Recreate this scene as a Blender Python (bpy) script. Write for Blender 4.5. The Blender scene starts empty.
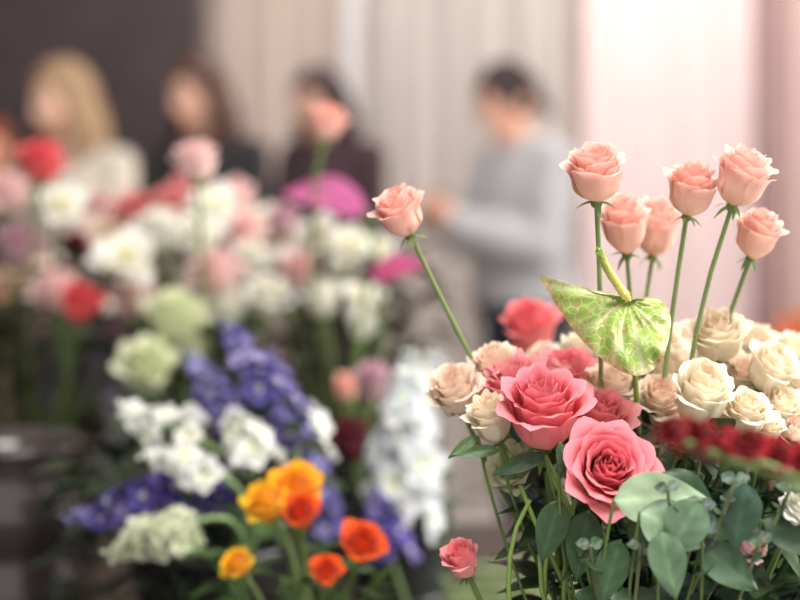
import bpy, math, random
import numpy as np
from mathutils import Vector, Matrix

rng = np.random.RandomState(11)
FPX, CAMZ, HOR = 1556.0, 1.35, 162.0
def W(px, py, d):
    """world position recovered from a bearing in the photo and an estimated distance"""
    return np.array([(px-400)*d/FPX, d, CAMZ-(py-HOR)*d/FPX])
def U(a=-1, b=1): return rng.uniform(a, b)
def c(r, g, b):
    v = np.array([r, g, b])/255.0
    return np.where(v <= 0.04045, v/12.92, ((v+0.055)/1.055)**2.4)
def nrm(v):
    v = np.array(v, float); return v/(np.linalg.norm(v)+1e-9)

# ------------------------------------------------------------------ materials
def new_mat(name):
    m = bpy.data.materials.new(name); m.use_nodes = True
    nt = m.node_tree; nt.nodes.clear()
    out = nt.nodes.new('ShaderNodeOutputMaterial')
    p = nt.nodes.new('ShaderNodeBsdfPrincipled')
    return m, nt, out, p
def attr_mat(name, rough, trans, nscale=60, namt=0.15, bump=0.1, sheen=0.0, spec=0.3, sss=0.0):
    m, nt, out, p = new_mat(name); N = nt.nodes; L = nt.links
    a = N.new('ShaderNodeAttribute'); a.attribute_name = 'Col'
    tc = N.new('ShaderNodeTexCoord')
    no = N.new('ShaderNodeTexNoise'); no.inputs['Scale'].default_value = nscale; no.inputs['Detail'].default_value = 3
    L.new(tc.outputs['Object'], no.inputs['Vector'])
    mr = N.new('ShaderNodeMapRange'); mr.inputs['To Min'].default_value = 1-namt; mr.inputs['To Max'].default_value = 1+namt
    L.new(no.outputs['Fac'], mr.inputs['Value'])
    vm = N.new('ShaderNodeVectorMath'); vm.operation = 'SCALE'
    L.new(a.outputs['Color'], vm.inputs[0]); L.new(mr.outputs['Result'], vm.inputs['Scale'])
    L.new(vm.outputs[0], p.inputs['Base Color'])
    p.inputs['Roughness'].default_value = rough
    p.inputs['Specular IOR Level'].default_value = spec
    p.inputs['Sheen Weight'].default_value = sheen
    if sss:
        p.inputs['Subsurface Weight'].default_value = sss
        p.inputs['Subsurface Scale'].default_value = 0.01
    if bump:
        b = N.new('ShaderNodeBump'); b.inputs['Strength'].default_value = bump; b.inputs['Distance'].default_value = 0.002
        L.new(no.outputs['Fac'], b.inputs['Height']); L.new(b.outputs[0], p.inputs['Normal'])
    if trans > 0:
        t = N.new('ShaderNodeBsdfTranslucent'); L.new(vm.outputs[0], t.inputs['Color'])
        mx = N.new('ShaderNodeMixShader'); mx.inputs[0].default_value = trans
        L.new(p.outputs[0], mx.inputs[1]); L.new(t.outputs[0], mx.inputs[2]); L.new(mx.outputs[0], out.inputs[0])
    else: L.new(p.outputs[0], out.inputs[0])
    return m
def flat_mat(name, col, rough=0.6, nscale=20, namt=0.15, bump=0.2, bdist=0.005, metal=0, stretch=(1,1,1), trans=0, spec=0.4, sheen=0):
    m, nt, out, p = new_mat(name); N = nt.nodes; L = nt.links
    tc = N.new('ShaderNodeTexCoord'); mp = N.new('ShaderNodeMapping'); mp.inputs['Scale'].default_value = stretch
    no = N.new('ShaderNodeTexNoise'); no.inputs['Scale'].default_value = nscale; no.inputs['Detail'].default_value = 5
    L.new(tc.outputs['Object'], mp.inputs[0]); L.new(mp.outputs[0], no.inputs['Vector'])
    cr = N.new('ShaderNodeValToRGB')
    cr.color_ramp.elements[0].position = .3; cr.color_ramp.elements[1].position = .7
    cr.color_ramp.elements[0].color = (*(col*(1-namt)), 1); cr.color_ramp.elements[1].color = (*np.minimum(col*(1+namt), 1), 1)
    L.new(no.outputs['Fac'], cr.inputs[0]); L.new(cr.outputs[0], p.inputs['Base Color'])
    p.inputs['Roughness'].default_value = rough; p.inputs['Metallic'].default_value = metal
    p.inputs['Specular IOR Level'].default_value = spec; p.inputs['Sheen Weight'].default_value = sheen
    b = N.new('ShaderNodeBump'); b.inputs['Strength'].default_value = bump; b.inputs['Distance'].default_value = bdist
    L.new(no.outputs['Fac'], b.inputs['Height']); L.new(b.outputs[0], p.inputs['Normal'])
    if trans:
        t = N.new('ShaderNodeBsdfTranslucent'); L.new(cr.outputs[0], t.inputs['Color'])
        mx = N.new('ShaderNodeMixShader'); mx.inputs[0].default_value = trans
        L.new(p.outputs[0], mx.inputs[1]); L.new(t.outputs[0], mx.inputs[2]); L.new(mx.outputs[0], out.inputs[0])
    else: L.new(p.outputs[0], out.inputs[0])
    return m
M_PETAL = attr_mat('petal', 0.55, 0.33, 90, 0.05, 0.12, sheen=0.15, spec=0.25)
M_LEAF = attr_mat('leaf', 0.42, 0.2, 70, 0.16, 0.2, spec=0.4)
M_STEM = attr_mat('stem', 0.5, 0.0, 120, 0.15, 0.15)
M_SKIN = attr_mat('skin', 0.5, 0.0, 30, 0.04, 0.05, sss=0.15)
M_HAIR = attr_mat('hair', 0.45, 0.0, 60, 0.15, 0.2)

# ------------------------------------------------------------------ mesh builder
class MB:
    def __init__(s): s.V=[]; s.F=[]; s.C=[]; s.M=[]; s.n=0
    def grid(s, P, C, mat=0, close=False):
        P = np.asarray(P, float); a, b = P.shape[:2]
        C = np.broadcast_to(np.asarray(C, float), P.shape)
        s.V.append(P.reshape(-1, 3)); s.C.append(C.reshape(-1, 3))
        I = np.arange(a*b).reshape(a, b)+s.n
        if close: I = np.vstack([I, I[:1]])
        q = np.stack([I[:-1, :-1], I[1:, :-1], I[1:, 1:], I[:-1, 1:]], -1).reshape(-1, 4)
        s.F += q.tolist(); s.M += [mat]*len(q); s.n += a*b
    def ngon(s, P, col, mat=0):
        P = np.asarray(P, float); k = len(P)
        s.V.append(P); s.C.append(np.broadcast_to(col, P.shape)); s.F.append(list(range(s.n, s.n+k))); s.M.append(mat); s.n += k
    def mesh(s, name, mats, smooth=True):
        me = bpy.data.meshes.new(name)
        V = np.vstack(s.V); me.from_pydata(V.tolist(), [], s.F)
        for m in mats: me.materials.append(m)
        me.polygons.foreach_set('material_index', s.M)
        me.polygons.foreach_set('use_smooth', [smooth]*len(s.F))
        at = me.color_attributes.new('Col', 'FLOAT_COLOR', 'POINT')
        C = np.clip(np.vstack(s.C), 0, 1)
        at.data.foreach_set('color', np.hstack([C, np.ones((len(C), 1))]).astype(np.float32).ravel())
        me.update(); return me
    def obj(s, name, mats, smooth=True, parent=None):
        o = bpy.data.objects.new(name, s.mesh(name, mats, smooth)); bpy.context.collection.objects.link(o)
        if parent: o.parent = parent
        return o
FM = [M_PETAL, M_LEAF, M_STEM]

def frame(axis, spin=0.0):
    z = nrm(axis); t = np.array([0, 0, 1.]) if abs(z[2]) < .95 else np.array([0, 1., 0])
    x = nrm(np.cross(t, z)); y = np.cross(z, x)
    cs, sn = math.cos(spin), math.sin(spin)
    return np.stack([x*cs+y*sn, -x*sn+y*cs, z])   # rows
def tube(mb, pts, rad, col, mat=2, n=7, caps=True):
    pts = np.asarray(pts, float); k = len(pts); rad = np.broadcast_to(np.asarray(rad, float), (k,))
    T = np.gradient(pts, axis=0); x = None; rows = []
    for i in range(k):
        t = nrm(T[i])
        if x is None:
            x = nrm(np.cross(t, [0.3, 0.9, 0.1] if abs(t[1]) < .8 else [1, 0, 0]))
        x = nrm(x-t*np.dot(x, t)); y = np.cross(t, x)
        a = np.linspace(0, 2*math.pi, n, endpoint=False)
        rows.append(pts[i]+rad[i]*(np.outer(np.cos(a), x)+np.outer(np.sin(a), y)))
    P = np.stack(rows, 1)
    col = np.asarray(col, float)
    if col.ndim == 2: col = np.broadcast_to(col[None], P.shape)
    mb.grid(P, col, mat, close=True)
    if caps:
        cc = col if col.ndim == 1 else col[0, 0]
        mb.ngon(P[::-1, 0], cc, mat); mb.ngon(P[:, -1], cc if col.ndim == 1 else col[0, -1], mat)
def bez(p0, p1, p2, p3, n=12):
    t = np.linspace(0, 1, n)[:, None]
    return (1-t)**3*p0+3*(1-t)**2*t*p1+3*(1-t)*t*t*p2+t**3*p3
def ellipsoid(mb, ctr, rad, F=None, col=(1,1,1), mat=0, nu=14, nv=9):
    a = np.linspace(0, 2*math.pi, nu, endpoint=False)[:, None]; b = np.linspace(0.02, math.pi-0.02, nv)[None]
    P = np.stack([np.cos(a)*np.sin(b)*rad[0], np.sin(a)*np.sin(b)*rad[1], np.cos(b)*np.ones_like(a)*rad[2]], -1)
    if F is not None: P = P@F
    mb.grid((P+np.asarray(ctr))[::-1], col, mat, close=True)
    mb.ngon((P+np.asarray(ctr))[:, 0], col, mat); mb.ngon((P+np.asarray(ctr))[::-1, -1], col, mat)

GREEN = c(104, 132, 72); DGREEN = c(52, 76, 42)
def stem(mb, base, axis, foot, r=0.0022, col=GREEN, bend=.35, n=14):
    L = np.linalg.norm(base-foot)
    p = bez(np.array(foot), np.array(foot)+np.array([0, 0, L*.35]), base-nrm(axis)*L*bend, np.array(base), n)
    tube(mb, p, np.linspace(r*1.25, r, n), col, 2, 7); return p
def leaf(mb, base, d, up, L, w, col, kind='ovate', curve=.25, fold=.2, nu=7, nv=9, mat=1):
    d = nrm(d); s = nrm(np.cross(d, up)); n = np.cross(s, d)
    v = np.linspace(0, 1, nv)[None]; u = np.linspace(-1, 1, nu)[:, None]
    if kind == 'round': pr = np.sqrt(np.clip(1-(2*v-1)**2, 0.0, 1))
    elif kind == 'blade': pr = np.sin(math.pi*np.clip(v*.93+.05, 0, 1))**.6*.8
    else: pr = np.sin(math.pi*v**.75)**.85
    pr = np.maximum(pr, .03)
    x = u*pr*w*.5; y = v*L+0*u; z = -curve*L*v**2+fold*np.abs(u)*pr*w*.5+.03*w*np.sin(v*9+u*3)
    P = base+x[..., None]*s+y[..., None]*d+z[..., None]*n
    C = np.ones((nu, nv, 1))*col; mid = (np.abs(u) < .2)*np.ones_like(v)
    C = C*(1+.35*mid[..., None])*(1-.12*np.sin(v*22+np.abs(u)*6))[..., None]
    mb.grid(P, C, mat)

def rose(mb, base, axis, R, H, n=26, opn=.5, cin=None, cout=None, cb=None, ruf=.02, res=11, spin=0, calyx=True, tipc=None, point=.05):
    F = frame(axis, spin); cb = cout if cb is None else cb
    u = np.linspace(-1, 1, res)[:, None]; v = np.linspace(0, 1, res)[None]
    for i in range(n):
        t = i/(n-1.0); phi = i*2.39996+U(-.15, .15)
        rb = R*(.09+.66*t**.85)
        Ht = H*(.90+.12*math.sin(math.pi*min(t*1.1, 1)) - .22*opn*t**2 + U(-.03, .03))
        wd = 1.75-1.0*t**.6 + U(-.08, .08)
        s = v*(1-.10*u**2-.14*u**4)+point*v**3*np.exp(-(u/.25)**2)
        q = np.clip((s-.5)/.5, 0, 1.2)
        r = rb*(1-(1-np.clip(s/.55, 0, 1))**2.2)
        fl = U(.75, 1.25)
        r = r + q**2*(-.30*rb*(1-t)**1.2 + R*(.10+.30*opn)*t**1.4*fl)
        z = Ht*s**1.15
        lip = np.clip((s-.80)/.20, 0, 1.3)
        roll = t**.7*(.55+.6*opn)*U(.7, 1.3)
        r = r+lip**2*R*.10*roll*(1+.8*u**2)
        z = z-lip**2*R*.14*roll*(1+.9*u**2)
        r = r*(1+.09*u*(.4+.6*(1-t)))+R*.05*t*np.abs(u)**3*s
        ph = U(0, 6)
        r = r+R*ruf*s*np.sin(u*5+ph)+R*ruf*.6*s**3*np.sin(u*11+ph*2)
        z = z+R*ruf*.9*s**3*np.sin(u*7+ph)
        a = phi+wd*u*(.42+.58*np.clip(s*1.7, 0, 1))
        P = np.stack([r*np.cos(a), r*np.sin(a), z], -1)@F+base
        k = (t**.8); col = cin*(1-k)+cout*k
        sv = np.clip(s, 0, 1)[..., None]
        C = cb*(1-sv**.7)+col*sv**.7
        if tipc is not None: C = C*(1-sv**8*.6)+tipc*sv**8*.6
        mb.grid(P, C*(1+U(-.06, .06)), 0)
    if calyx:
        ellipsoid(mb, base-nrm(axis)*R*.02, (R*.20, R*.20, R*.2), F, GREEN, 2, 10, 7)
        for k in range(5):
            a = k*1.2566+U(-.2, .2); dr = np.array([math.cos(a), math.sin(a), .1+U(-.5, .5)])@F
            leaf(mb, base, dr, nrm(axis), R*.62, R*.2, c(120, 146, 88), 'ovate', .25+U(0, .6), .1, 4, 6)

def cup_petals(mb, base, axis, r, n, L, w, elev, col, colb, ruf=.1, cup=.3, nu=5, nv=6, spin=0, jit=.1):
    """ring of n free petals; elev = angle from the axis"""
    F = frame(axis, spin); u = np.linspace(-1, 1, nu)[:, None]; v = np.linspace(0, 1, nv)[None]
    for i in range(n):
        a = i*2*math.pi/n+U(-jit, jit); e = elev+U(-jit, jit)
        rad = np.array([math.cos(a), math.sin(a), 0]); zz = np.array([0, 0, 1.])
        d = rad*math.sin(e)+zz*math.cos(e); s = np.array([-math.sin(a), math.cos(a), 0]); nn = np.cross(d, s)*-1
        nn = nn if nn[2] > 0 or abs(nn[2]) < 1e-6 else -nn
        pr = np.sin(math.pi*np.clip(v**.8*.88+.06, 0, 1))**.7
        x = u*pr*w*.5; y = v*L*(1-.1*u*u)
        z = cup*w*.5*u*u*pr+cup*L*.35*np.sin(v*math.pi*.9)*-1+ruf*w*.5*v*np.sin(u*6+U(0, 6))-.15*L*v**3
        P = rad*r*.12+x[..., None]*s+y[..., None]*d+z[..., None]*nn
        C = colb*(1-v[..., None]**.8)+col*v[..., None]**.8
        mb.grid(P@F+base, C*np.ones((nu, 1, 1))*(1+U(-.08, .08)), 0)

# ------------------------------------------------------------------ buckets and table
TABLE_Z = 0.76
def lathe(mb, prof, ctr, col, mat=0, n=40):
    a = np.linspace(0, 2*math.pi, n, endpoint=False)[:, None]
    r = np.array([p[0] for p in prof])[None]; z = np.array([p[1] for p in prof])[None]
    P = np.stack([np.cos(a)*r, np.sin(a)*r, z*np.ones_like(a)], -1)+np.asarray(ctr)
    mb.grid(P, col, mat, close=True)
M_BUCK = attr_mat('bucket_plastic', 0.3, 0, 8, .1, .02, spec=.5)
BUCK = {}
def bucket(key, x, y, r, h, col, name='flower_bucket'):
    mb = MB(); prof = [(0.001, 0.0), (r*.8, 0.0), (r*.82, .004), (r*.97, h-.02), (r*1.0, h-.018), (r*1.03, h-.01), (r*1.03, h), (r*.97, h), (r*.955, h-.02), (r*.79, .012), (.001, .012)]
    lathe(mb, prof, (0, 0, 0), col)
    lathe(mb, [(r*.9, h*.45), (r*.925, h*.46), (r*.915, h*.49), (r*.9, h*.5)], (0, 0, 0), col*1.2)
    o = mb.obj(name, [M_BUCK]); o.location = (x, y, TABLE_Z+.001); BUCK[key] = (x, y, r)
def foot(key):
    x, y, r = BUCK[key]; a = U(0, 6.28); q = r*.6*math.sqrt(U(0, 1))
    return np.array([x+q*math.cos(a), y+q*math.sin(a), TABLE_Z+.016])
blk = c(44, 40, 44)
bucket('R', .175, 1.14, .085, .25, c(40, 42, 44))
bucket('R2', .30, 1.34, .085, .25, c(40, 42, 44))
bucket('M', -.20, 1.66, .085, .19, blk)
bucket('O', -.09, 1.40, .06, .15, c(60, 62, 60))
bucket('T', .0, 1.82, .06, .18, c(46, 48, 50))
bucket('B1', -.53, 2.30, .10, .20, blk)
bucket('B2', -.27, 2.34, .10, .20, blk)
bucket('B3', -.06, 2.28, .08, .20, blk)
bucket('L', -.50, 2.02, .06, .16, c(70, 64, 64), 'glass_vase')
# stacked dark glass vase at the left edge of the table
mb = MB(); pr = [(.001, 0), (.060, 0), (.064, .006), (.060, .03), (.070, .06), (.082, .09), (.080, .115), (.066, .135), (.070, .15), (.088, .175), (.090, .20), (.078, .222), (.074, .235), (.088, .262), (.091, .268), (.087, .268), (.070, .238), (.074, .222), (.085, .20), (.083, .178), (.064, .150), (.060, .135), (.074, .11), (.06, .06), (.05, .02), (.001, .015)]
lathe(mb, pr, (0, 0, 0), c(58, 50, 50), 0, 48)
o = mb.obj('ribbed_glass_vase', [attr_mat('dark_glazed_vase', .12, 0, 20, .1, .0, spec=.8)]); o.location = (-.45, 1.80, TABLE_Z+.001)

# ------------------------------------------------------------------ flower factory
PEACH = dict(cin=c(250, 176, 158), cout=c(255, 210, 200), cb=c(250, 218, 190))
PINK = dict(cin=c(230, 86, 112), cout=c(250, 142, 156), cb=c(248, 166, 152))
PINK2 = dict(cin=c(242, 118, 134), cout=c(253, 174, 180), cb=c(250, 194, 176))
CREAM = dict(cin=c(255, 234, 208), cout=c(255, 246, 230), cb=c(252, 242, 206))
CREAMP = dict(cin=c(255, 222, 202), cout=c(255, 240, 226), cb=c(252, 240, 208))
WHITE = dict(cin=c(248, 246, 230), cout=c(253, 252, 249), cb=c(228, 234, 200))
PALEP = dict(cin=c(242, 196, 196), cout=c(250, 222, 220), cb=c(242, 226, 210))
ROSEP = dict(cin=c(228, 132, 136), cout=c(240, 168, 168), cb=c(230, 176, 166))
CORAL = dict(cin=c(228, 76, 94), cout=c(242, 112, 122), cb=c(236, 136, 122))
CORALP = dict(cin=c(236, 104, 118), cout=c(248, 146, 150), cb=c(244, 160, 144))
DRED = dict(cin=c(120, 6, 18), cout=c(160, 16, 32), cb=c(90, 10, 20))
LGREEN = dict(cin=c(224, 230, 186), cout=c(236, 240, 212), cb=c(204, 218, 156))
ORNG = dict(cin=c(226, 66, 20), cout=c(246, 104, 34), cb=c(250, 140, 40))
YEL = dict(cin=c(252, 180, 24), cout=c(255, 212, 48), cb=c(250, 160, 20))
MAUVE = dict(cin=c(206, 156, 176), cout=c(228, 194, 206), cb=c(208, 180, 172))
GOLD = dict(cin=c(254, 164, 24), cout=c(255, 196, 38), cb=c(250, 140, 20))

def rose_at(name, px, py, w, h, d, pal, key, axis=(0, -.3, 1), opn=.5, n=26, res=11, ruf=.02, sr=.0020, bend=.35, tipc=None, leaves=0, spin=None, point=.05, path=None):
    P = W(px, py, d); R = w*.5*d/FPX; H = h*d/FPX; ax = nrm(axis)
    base = P-ax*H*.5; mb = MB()
    rose(mb, base, ax, R/1.02, H, n, opn, ruf=ruf, res=res, spin=U(0, 6) if spin is None else spin, tipc=tipc, point=point, **pal)
    if path is None: p = stem(mb, base, ax, foot(key), sr, col=c(118, 140, 84), bend=bend)
    else:
        p = bez(foot(key), path[0], path[1], base, 16); tube(mb, p, sr, c(118, 140, 84), 2, 7)
    for k in range(leaves):
        q = p[int(U(6, 12))]; a = U(0, 6.28)
        leaf(mb, q, (math.cos(a), math.sin(a)-.3, .35), (0, 0, 1), U(.035, .055), U(.022, .032), c(58, 88, 54)*U(.8, 1.3), 'ovate', .3, .25)
    return mb.obj(name, FM)

# peach roses (in focus)
pk = dict(ruf=.03, tipc=c(255, 218, 208), point=.04, sr=.0017)
rose_at('peach_rose', 595, 174, 66, 60, 1.07, PEACH, 'R', (-.10, -.36, 1), .7, 30, bend=.3, **pk)
rose_at('peach_rose', 691, 190, 56, 56, 1.09, PEACH, 'R', (.10, -.34, 1), .55, 28, bend=.3, **pk)
rose_at('peach_rose', 742, 178, 62, 62, 1.08, PEACH, 'R', (.28, -.34, 1), .65, 30, bend=.42, **pk)
rose_at('peach_rose', 758, 235, 52, 52, 1.12, PEACH, 'R', (.25, -.38, 1), .6, 28, bend=.3, **pk)
rose_at('peach_rose', 625, 226, 56, 62, 1.14, PEACH, 'R', (-.12, -.34, 1), .6, 28, bend=.3, **pk)
rose_at('peach_rose', 657, 228, 54, 62, 1.19, PEACH, 'R', (.1, -.3, 1), .6, 28, bend=.3, **pk)
rose_at('peach_rose', 400, 213, 56, 52, 1.12, PEACH, 'R', (-.42, -.34, .9), .7, 28, bend=.42, **pk)
rose_at('peach_rose', 327, 123, 42, 38, 1.95, PEACH, 'B3', (.25, -.3, 1), .6, 20, 8, bend=.3, sr=.003)
rose_at('peach_rose', 197, 162, 50, 42, 1.9, PALEP, 'B2', (0, -.3, 1), .6, 20, 8, bend=.3, sr=.003)

# large pink garden roses
rose_at('pink_rose', 608, 470, 96, 66, 1.03, PINK, 'R', (.05, -.86, .50), .62, 36, 13, .028, leaves=2, tipc=c(253, 176, 184))
rose_at('pink_rose', 543, 412, 92, 80, 1.06, PINK, 'R', (-.08, -.42, .9), .7, 36, 13, .045, leaves=2, tipc=c(253, 180, 188))
rose_at('pink_rose', 600, 422, 70, 62, 1.09, PINK2, 'R', (.05, -.5, .9), .8, 28, 10, .045, leaves=1, tipc=c(253, 180, 186))
rose_at('pink_rose', 516, 388, 84, 60, 1.13, PINK2, 'R', (-.3, -.3, .9), .9, 28, 10, .06, leaves=1, tipc=c(254, 190, 192))
rose_at('pink_rose', 566, 380, 76, 60, 1.15, PINK2, 'R', (0, -.3, .9), .9, 28, 10, .06)
rose_at('pink_rose', 530, 329, 62, 56, 1.42, CORALP, 'R2', (-.1, -.35, .9), .6, 24, 9, sr=.003)
rose_at('pink_rose', 462, 560, 42, 40, 1.08, PINK2, 'R', (-.3, -.4, .8), .6, 22, 9)
# cream roses
CR = [(495, 367, 50, 44, 1.15, CREAMP, (-.25, -.3, .9)), (455, 392, 56, 54, 1.13, CREAMP, (-.5, -.35, .8)), (491, 420, 48, 54, 1.09, CREAM, (-.4, -.4, .8)),
      (514, 470, 56, 46, 1.12, LGREEN, (-.4, -.4, .6)), (702, 396, 66, 74, 1.07, CREAM, (.0, -.45, .9)), (718, 338, 64, 54, 1.14, CREAM, (.05, -.4, .9)),
      (771, 369, 56, 54, 1.12, CREAM, (.15, -.4, .9)), (746, 414, 50, 48, 1.08, CREAM, (.1, -.45, .9)), (792, 440, 50, 44, 1.10, CREAMP, (.2, -.5, .8)),
      (609, 390, 58, 52, 1.13, CREAMP, (0, -.4, .9)), (580, 358, 50, 44, 1.2, CREAM, (0, -.3, .9)), (660, 354, 62, 54, 1.19, CREAM, (0, -.4, .9)),
      (660, 402, 54, 56, 1.12, CREAMP, (0, -.45, .9)), (800, 392, 54, 50, 1.15, CREAM, (.2, -.4, .9)), (690, 346, 54, 46, 1.24, CREAMP, (0, -.3, .9)),
      (745, 380, 48, 46, 1.15, CREAMP, (.1, -.4, .9)), (635, 420, 48, 44, 1.15, CREAM, (0, -.4, .9)), (745, 548, 42, 40, 1.0, PALEP, (.2, -.6, .6)),
      (800, 508, 44, 34, .99, WHITE, (.3, -.5, .6)), (838, 372, 54, 54, 1.15, CREAM, (.3, -.3, .9)), (842, 425, 54, 54, 1.12, CREAM, (.35, -.4, .8)),
      (870, 470, 58, 54, 1.15, CREAMP, (.5, -.4, .7)), (725, 368, 48, 46, 1.18, CREAM, (0, -.3, .9)), (780, 408, 46, 46, 1.11, CREAM, (.2, -.4, .9)), (630, 370, 48, 46, 1.2, CREAM, (0, -.3, .9)),
      (640, 345, 46, 40, 1.26, CREAMP, (0, -.3, .9)), (755, 345, 46, 42, 1.24, CREAM, (.1, -.3, .9)), (545, 362, 42, 38, 1.25, CREAMP, (-.1, -.3, .9)), (715, 425, 46, 44, 1.10, CREAMP, (0, -.4, .9)), (690, 438, 44, 42, 1.11, CREAM, (0, -.4, .9)), (652, 438, 44, 42, 1.13, CREAM, (0, -.5, .9)),
      (668, 372, 46, 44, 1.16, CREAM, (0, -.4, .9)), (600, 362, 44, 40, 1.22, CREAMP, (0, -.3, .9)), (765, 430, 40, 40, 1.09, CREAM, (.1, -.5, .9)), (735, 440, 42, 40, 1.09, CREAMP, (.1, -.5, .9)), (790, 355, 44, 40, 1.22, CREAM, (.2, -.3, .9)), (775, 395, 40, 40, 1.16, CREAMP, (.1, -.4, .9))]
for x, y, w, h, d, pal, ax in CR:
    ax = (ax[0]+U(-.25, .25), ax[1]+U(-.2, .1), ax[2])
    rose_at('cream_rose', x, y, w, h, d, pal, 'R' if d < 1.19 else 'R2', ax, U(.55, .9), 32, 11, U(.035, .06), leaves=1, point=U(0, .08))
# dark red foreground carnations leaning in from the right
for x, y, w, ax in [(674, 433, 36, (-.6, -.3, .6)), (698, 438, 42, (-.4, -.3, .8)), (722, 447, 46, (-.3, -.3, .9)), (748, 446, 46, (-.2, -.3, .9)), (773, 458, 46, (-.2, -.3, .9)), (800, 462, 48, (.1, -.3, .9))]:
    rose_at('dark_red_carnation', x, y, w*U(.9, 1.15), U(28, 36), .81+U(-.02, .02), DRED, 'R', ax, 1.0, 26, 9, .16, path=(np.array([.40, 1.05, 1.0]), np.array([.30, .86, 1.155])), sr=.0016)

# ------------------------------------------------------------------ anthurium
def anthurium():
    A = np.array([628., 300.])
    O = np.array([(634,301),(645,297),(658,299),(667,306),(671,320),(669,338),(664,355),(655,368),(643,375),(628,374),(612,366),(596,354),(580,338),(566,320),(553,300),(543,283),(539,275),(548,277),(560,283),(575,288),(592,290),(608,292),(619,295),(625,299)], float)
    k = len(O); out = []
    for i in range(k):
        p0, p1, p2, p3 = O[i-1], O[i], O[(i+1) % k], O[(i+2) % k]
        for t in (0, .25, .5, .75):
            out.append(.5*((2*p1)+(-p0+p2)*t+(2*p0-5*p1+4*p2-p3)*t*t+(-p0+3*p1-3*p2+p3)*t**3))
    O = np.array(out); n = len(O); m = 22
    s = np.linspace(0.0, 1, m)
    P = np.zeros((n, m, 3)); C = np.zeros((n, m, 3))
    g = c(136, 168, 74); g2 = c(188, 204, 122); pk = c(206, 136, 128); lt = c(228, 232, 190)
    mainv = [math.atan2(277-300, 541-628), math.atan2(366-300, 612-628), math.atan2(374-300, 645-628), math.atan2(338-300, 670-628), math.atan2(300-300, 660-628), math.atan2(335-300, 578-628), math.atan2(289-300, 575-628)]
    for i in range(n):
        a = math.atan2(O[i, 1]-A[1], O[i, 0]-A[0])
        vein = max(math.exp(-((math.atan2(math.sin(a-q), math.cos(a-q)))/.05)**2) for q in mainv)
        for j in range(m):
            p = A+(O[i]-A)*s[j]
            d = 1.075-.00052*(p[1]-300)-.00016*(p[0]-600)
            d += .010*math.sin(s[j]*math.pi)*-.6+.009*s[j]**4
            d += .0034*math.sin(a*9+s[j]*10)*s[j]+.0016*math.sin(a*23)*s[j]+vein*.0030*s[j]
            P[i, j] = W(p[0], p[1], d)
            w = .5+.5*math.sin(a*14+s[j]*9)
            col = g*(1-w*.35)+g2*w*.35
            col = col*(1-.65*vein)+lt*.65*vein
            e = max(0, (s[j]-.88)/.12); col = col*(1-.5*e)+pk*.5*e
            C[i, j] = col
    mb = MB(); mb.grid(P, C, 0, close=True)
    a0, a1 = W(628, 299, 1.066), W(597, 247, 1.035)
    tt = np.linspace(0, 1, 14)[:, None]; pts = a0+(a1-a0)*tt+np.array([-.003, 0, .002])*np.sin(tt*math.pi)
    rad = .0030*np.array([.8, 1, 1.05, 1.05, 1, 1, .95, .95, .9, .85, .8, .7, .5, .15])
    cg = (1-tt)*c(226, 216, 124)+tt*c(120, 160, 70)
    tube(mb, pts, rad, cg, 2, 10)
    for k in range(260):   # spadix florets
        t = U(0, .93); a = U(0, 6.28); q = a0+(a1-a0)*t+np.array([-.003, 0, .002])*math.sin(t*math.pi)
        Fr = frame(a1-a0); rr = .0030*(1-.3*t)
        ellipsoid(mb, q+np.array([math.cos(a)*rr, math.sin(a)*rr, 0])@Fr, (.0007,)*3, None, cg[int(t*13)]*1.1, 2, 5, 4)
    stem(mb, W(629, 300, 1.082), (-.12, -.3, 1), foot('R'), .0020, c(128, 158, 74), .5, 22)
    m, nt, out_, p = new_mat('anthurium_spathe'); N = nt.nodes; L = nt.links
    at = N.new('ShaderNodeAttribute'); at.attribute_name = 'Col'
    tc = N.new('ShaderNodeTexCoord'); vo = N.new('ShaderNodeTexVoronoi'); vo.feature = 'DISTANCE_TO_EDGE'; vo.inputs['Scale'].default_value = 130
    no = N.new('ShaderNodeTexNoise'); no.inputs['Scale'].default_value = 170; no.inputs['Detail'].default_value = 3
    L.new(tc.outputs['Object'], vo.inputs['Vector']); L.new(tc.outputs['Object'], no.inputs['Vector'])
    r1 = N.new('ShaderNodeMapRange'); r1.inputs['From Max'].default_value = .10; r1.inputs['To Min'].default_value = .42; r1.inputs['To Max'].default_value = 0
    L.new(vo.outputs['Distance'], r1.inputs['Value'])
    mx = N.new('ShaderNodeMix'); mx.data_type = 'RGBA'; L.new(r1.outputs[0], mx.inputs[0]); L.new(at.outputs['Color'], mx.inputs[6]); mx.inputs[7].default_value = (*c(218, 226, 168), 1)
    r2 = N.new('ShaderNodeMapRange'); r2.inputs['From Min'].default_value = .55; r2.inputs['From Max'].default_value = .70; r2.inputs['To Max'].default_value = .55
    L.new(no.outputs['Fac'], r2.inputs['Value'])
    m2 = N.new('ShaderNodeMix'); m2.data_type = 'RGBA'; L.new(r2.outputs[0], m2.inputs[0]); L.new(mx.outputs[2], m2.inputs[6]); m2.inputs[7].default_value = (*c(176, 104, 86), 1)
    L.new(m2.outputs[2], p.inputs['Base Color']); p.inputs['Roughness'].default_value = .25
    b = N.new('ShaderNodeBump'); b.inputs['Strength'].default_value = .4; b.inputs['Distance'].default_value = .0015; b.invert = True
    L.new(r1.outputs[0], b.inputs['Height']); L.new(b.outputs[0], p.inputs['Normal'])
    t = N.new('ShaderNodeBsdfTranslucent'); L.new(m2.outputs[2], t.inputs[0]); ms = N.new('ShaderNodeMixShader'); ms.inputs[0].default_value = .2
    L.new(p.outputs[0], ms.inputs[1]); L.new(t.outputs[0], ms.inputs[2]); L.new(ms.outputs[0], out_.inputs[0])
    mb.obj('anthurium', [m, M_LEAF, M_STEM])
anthurium()

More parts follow.
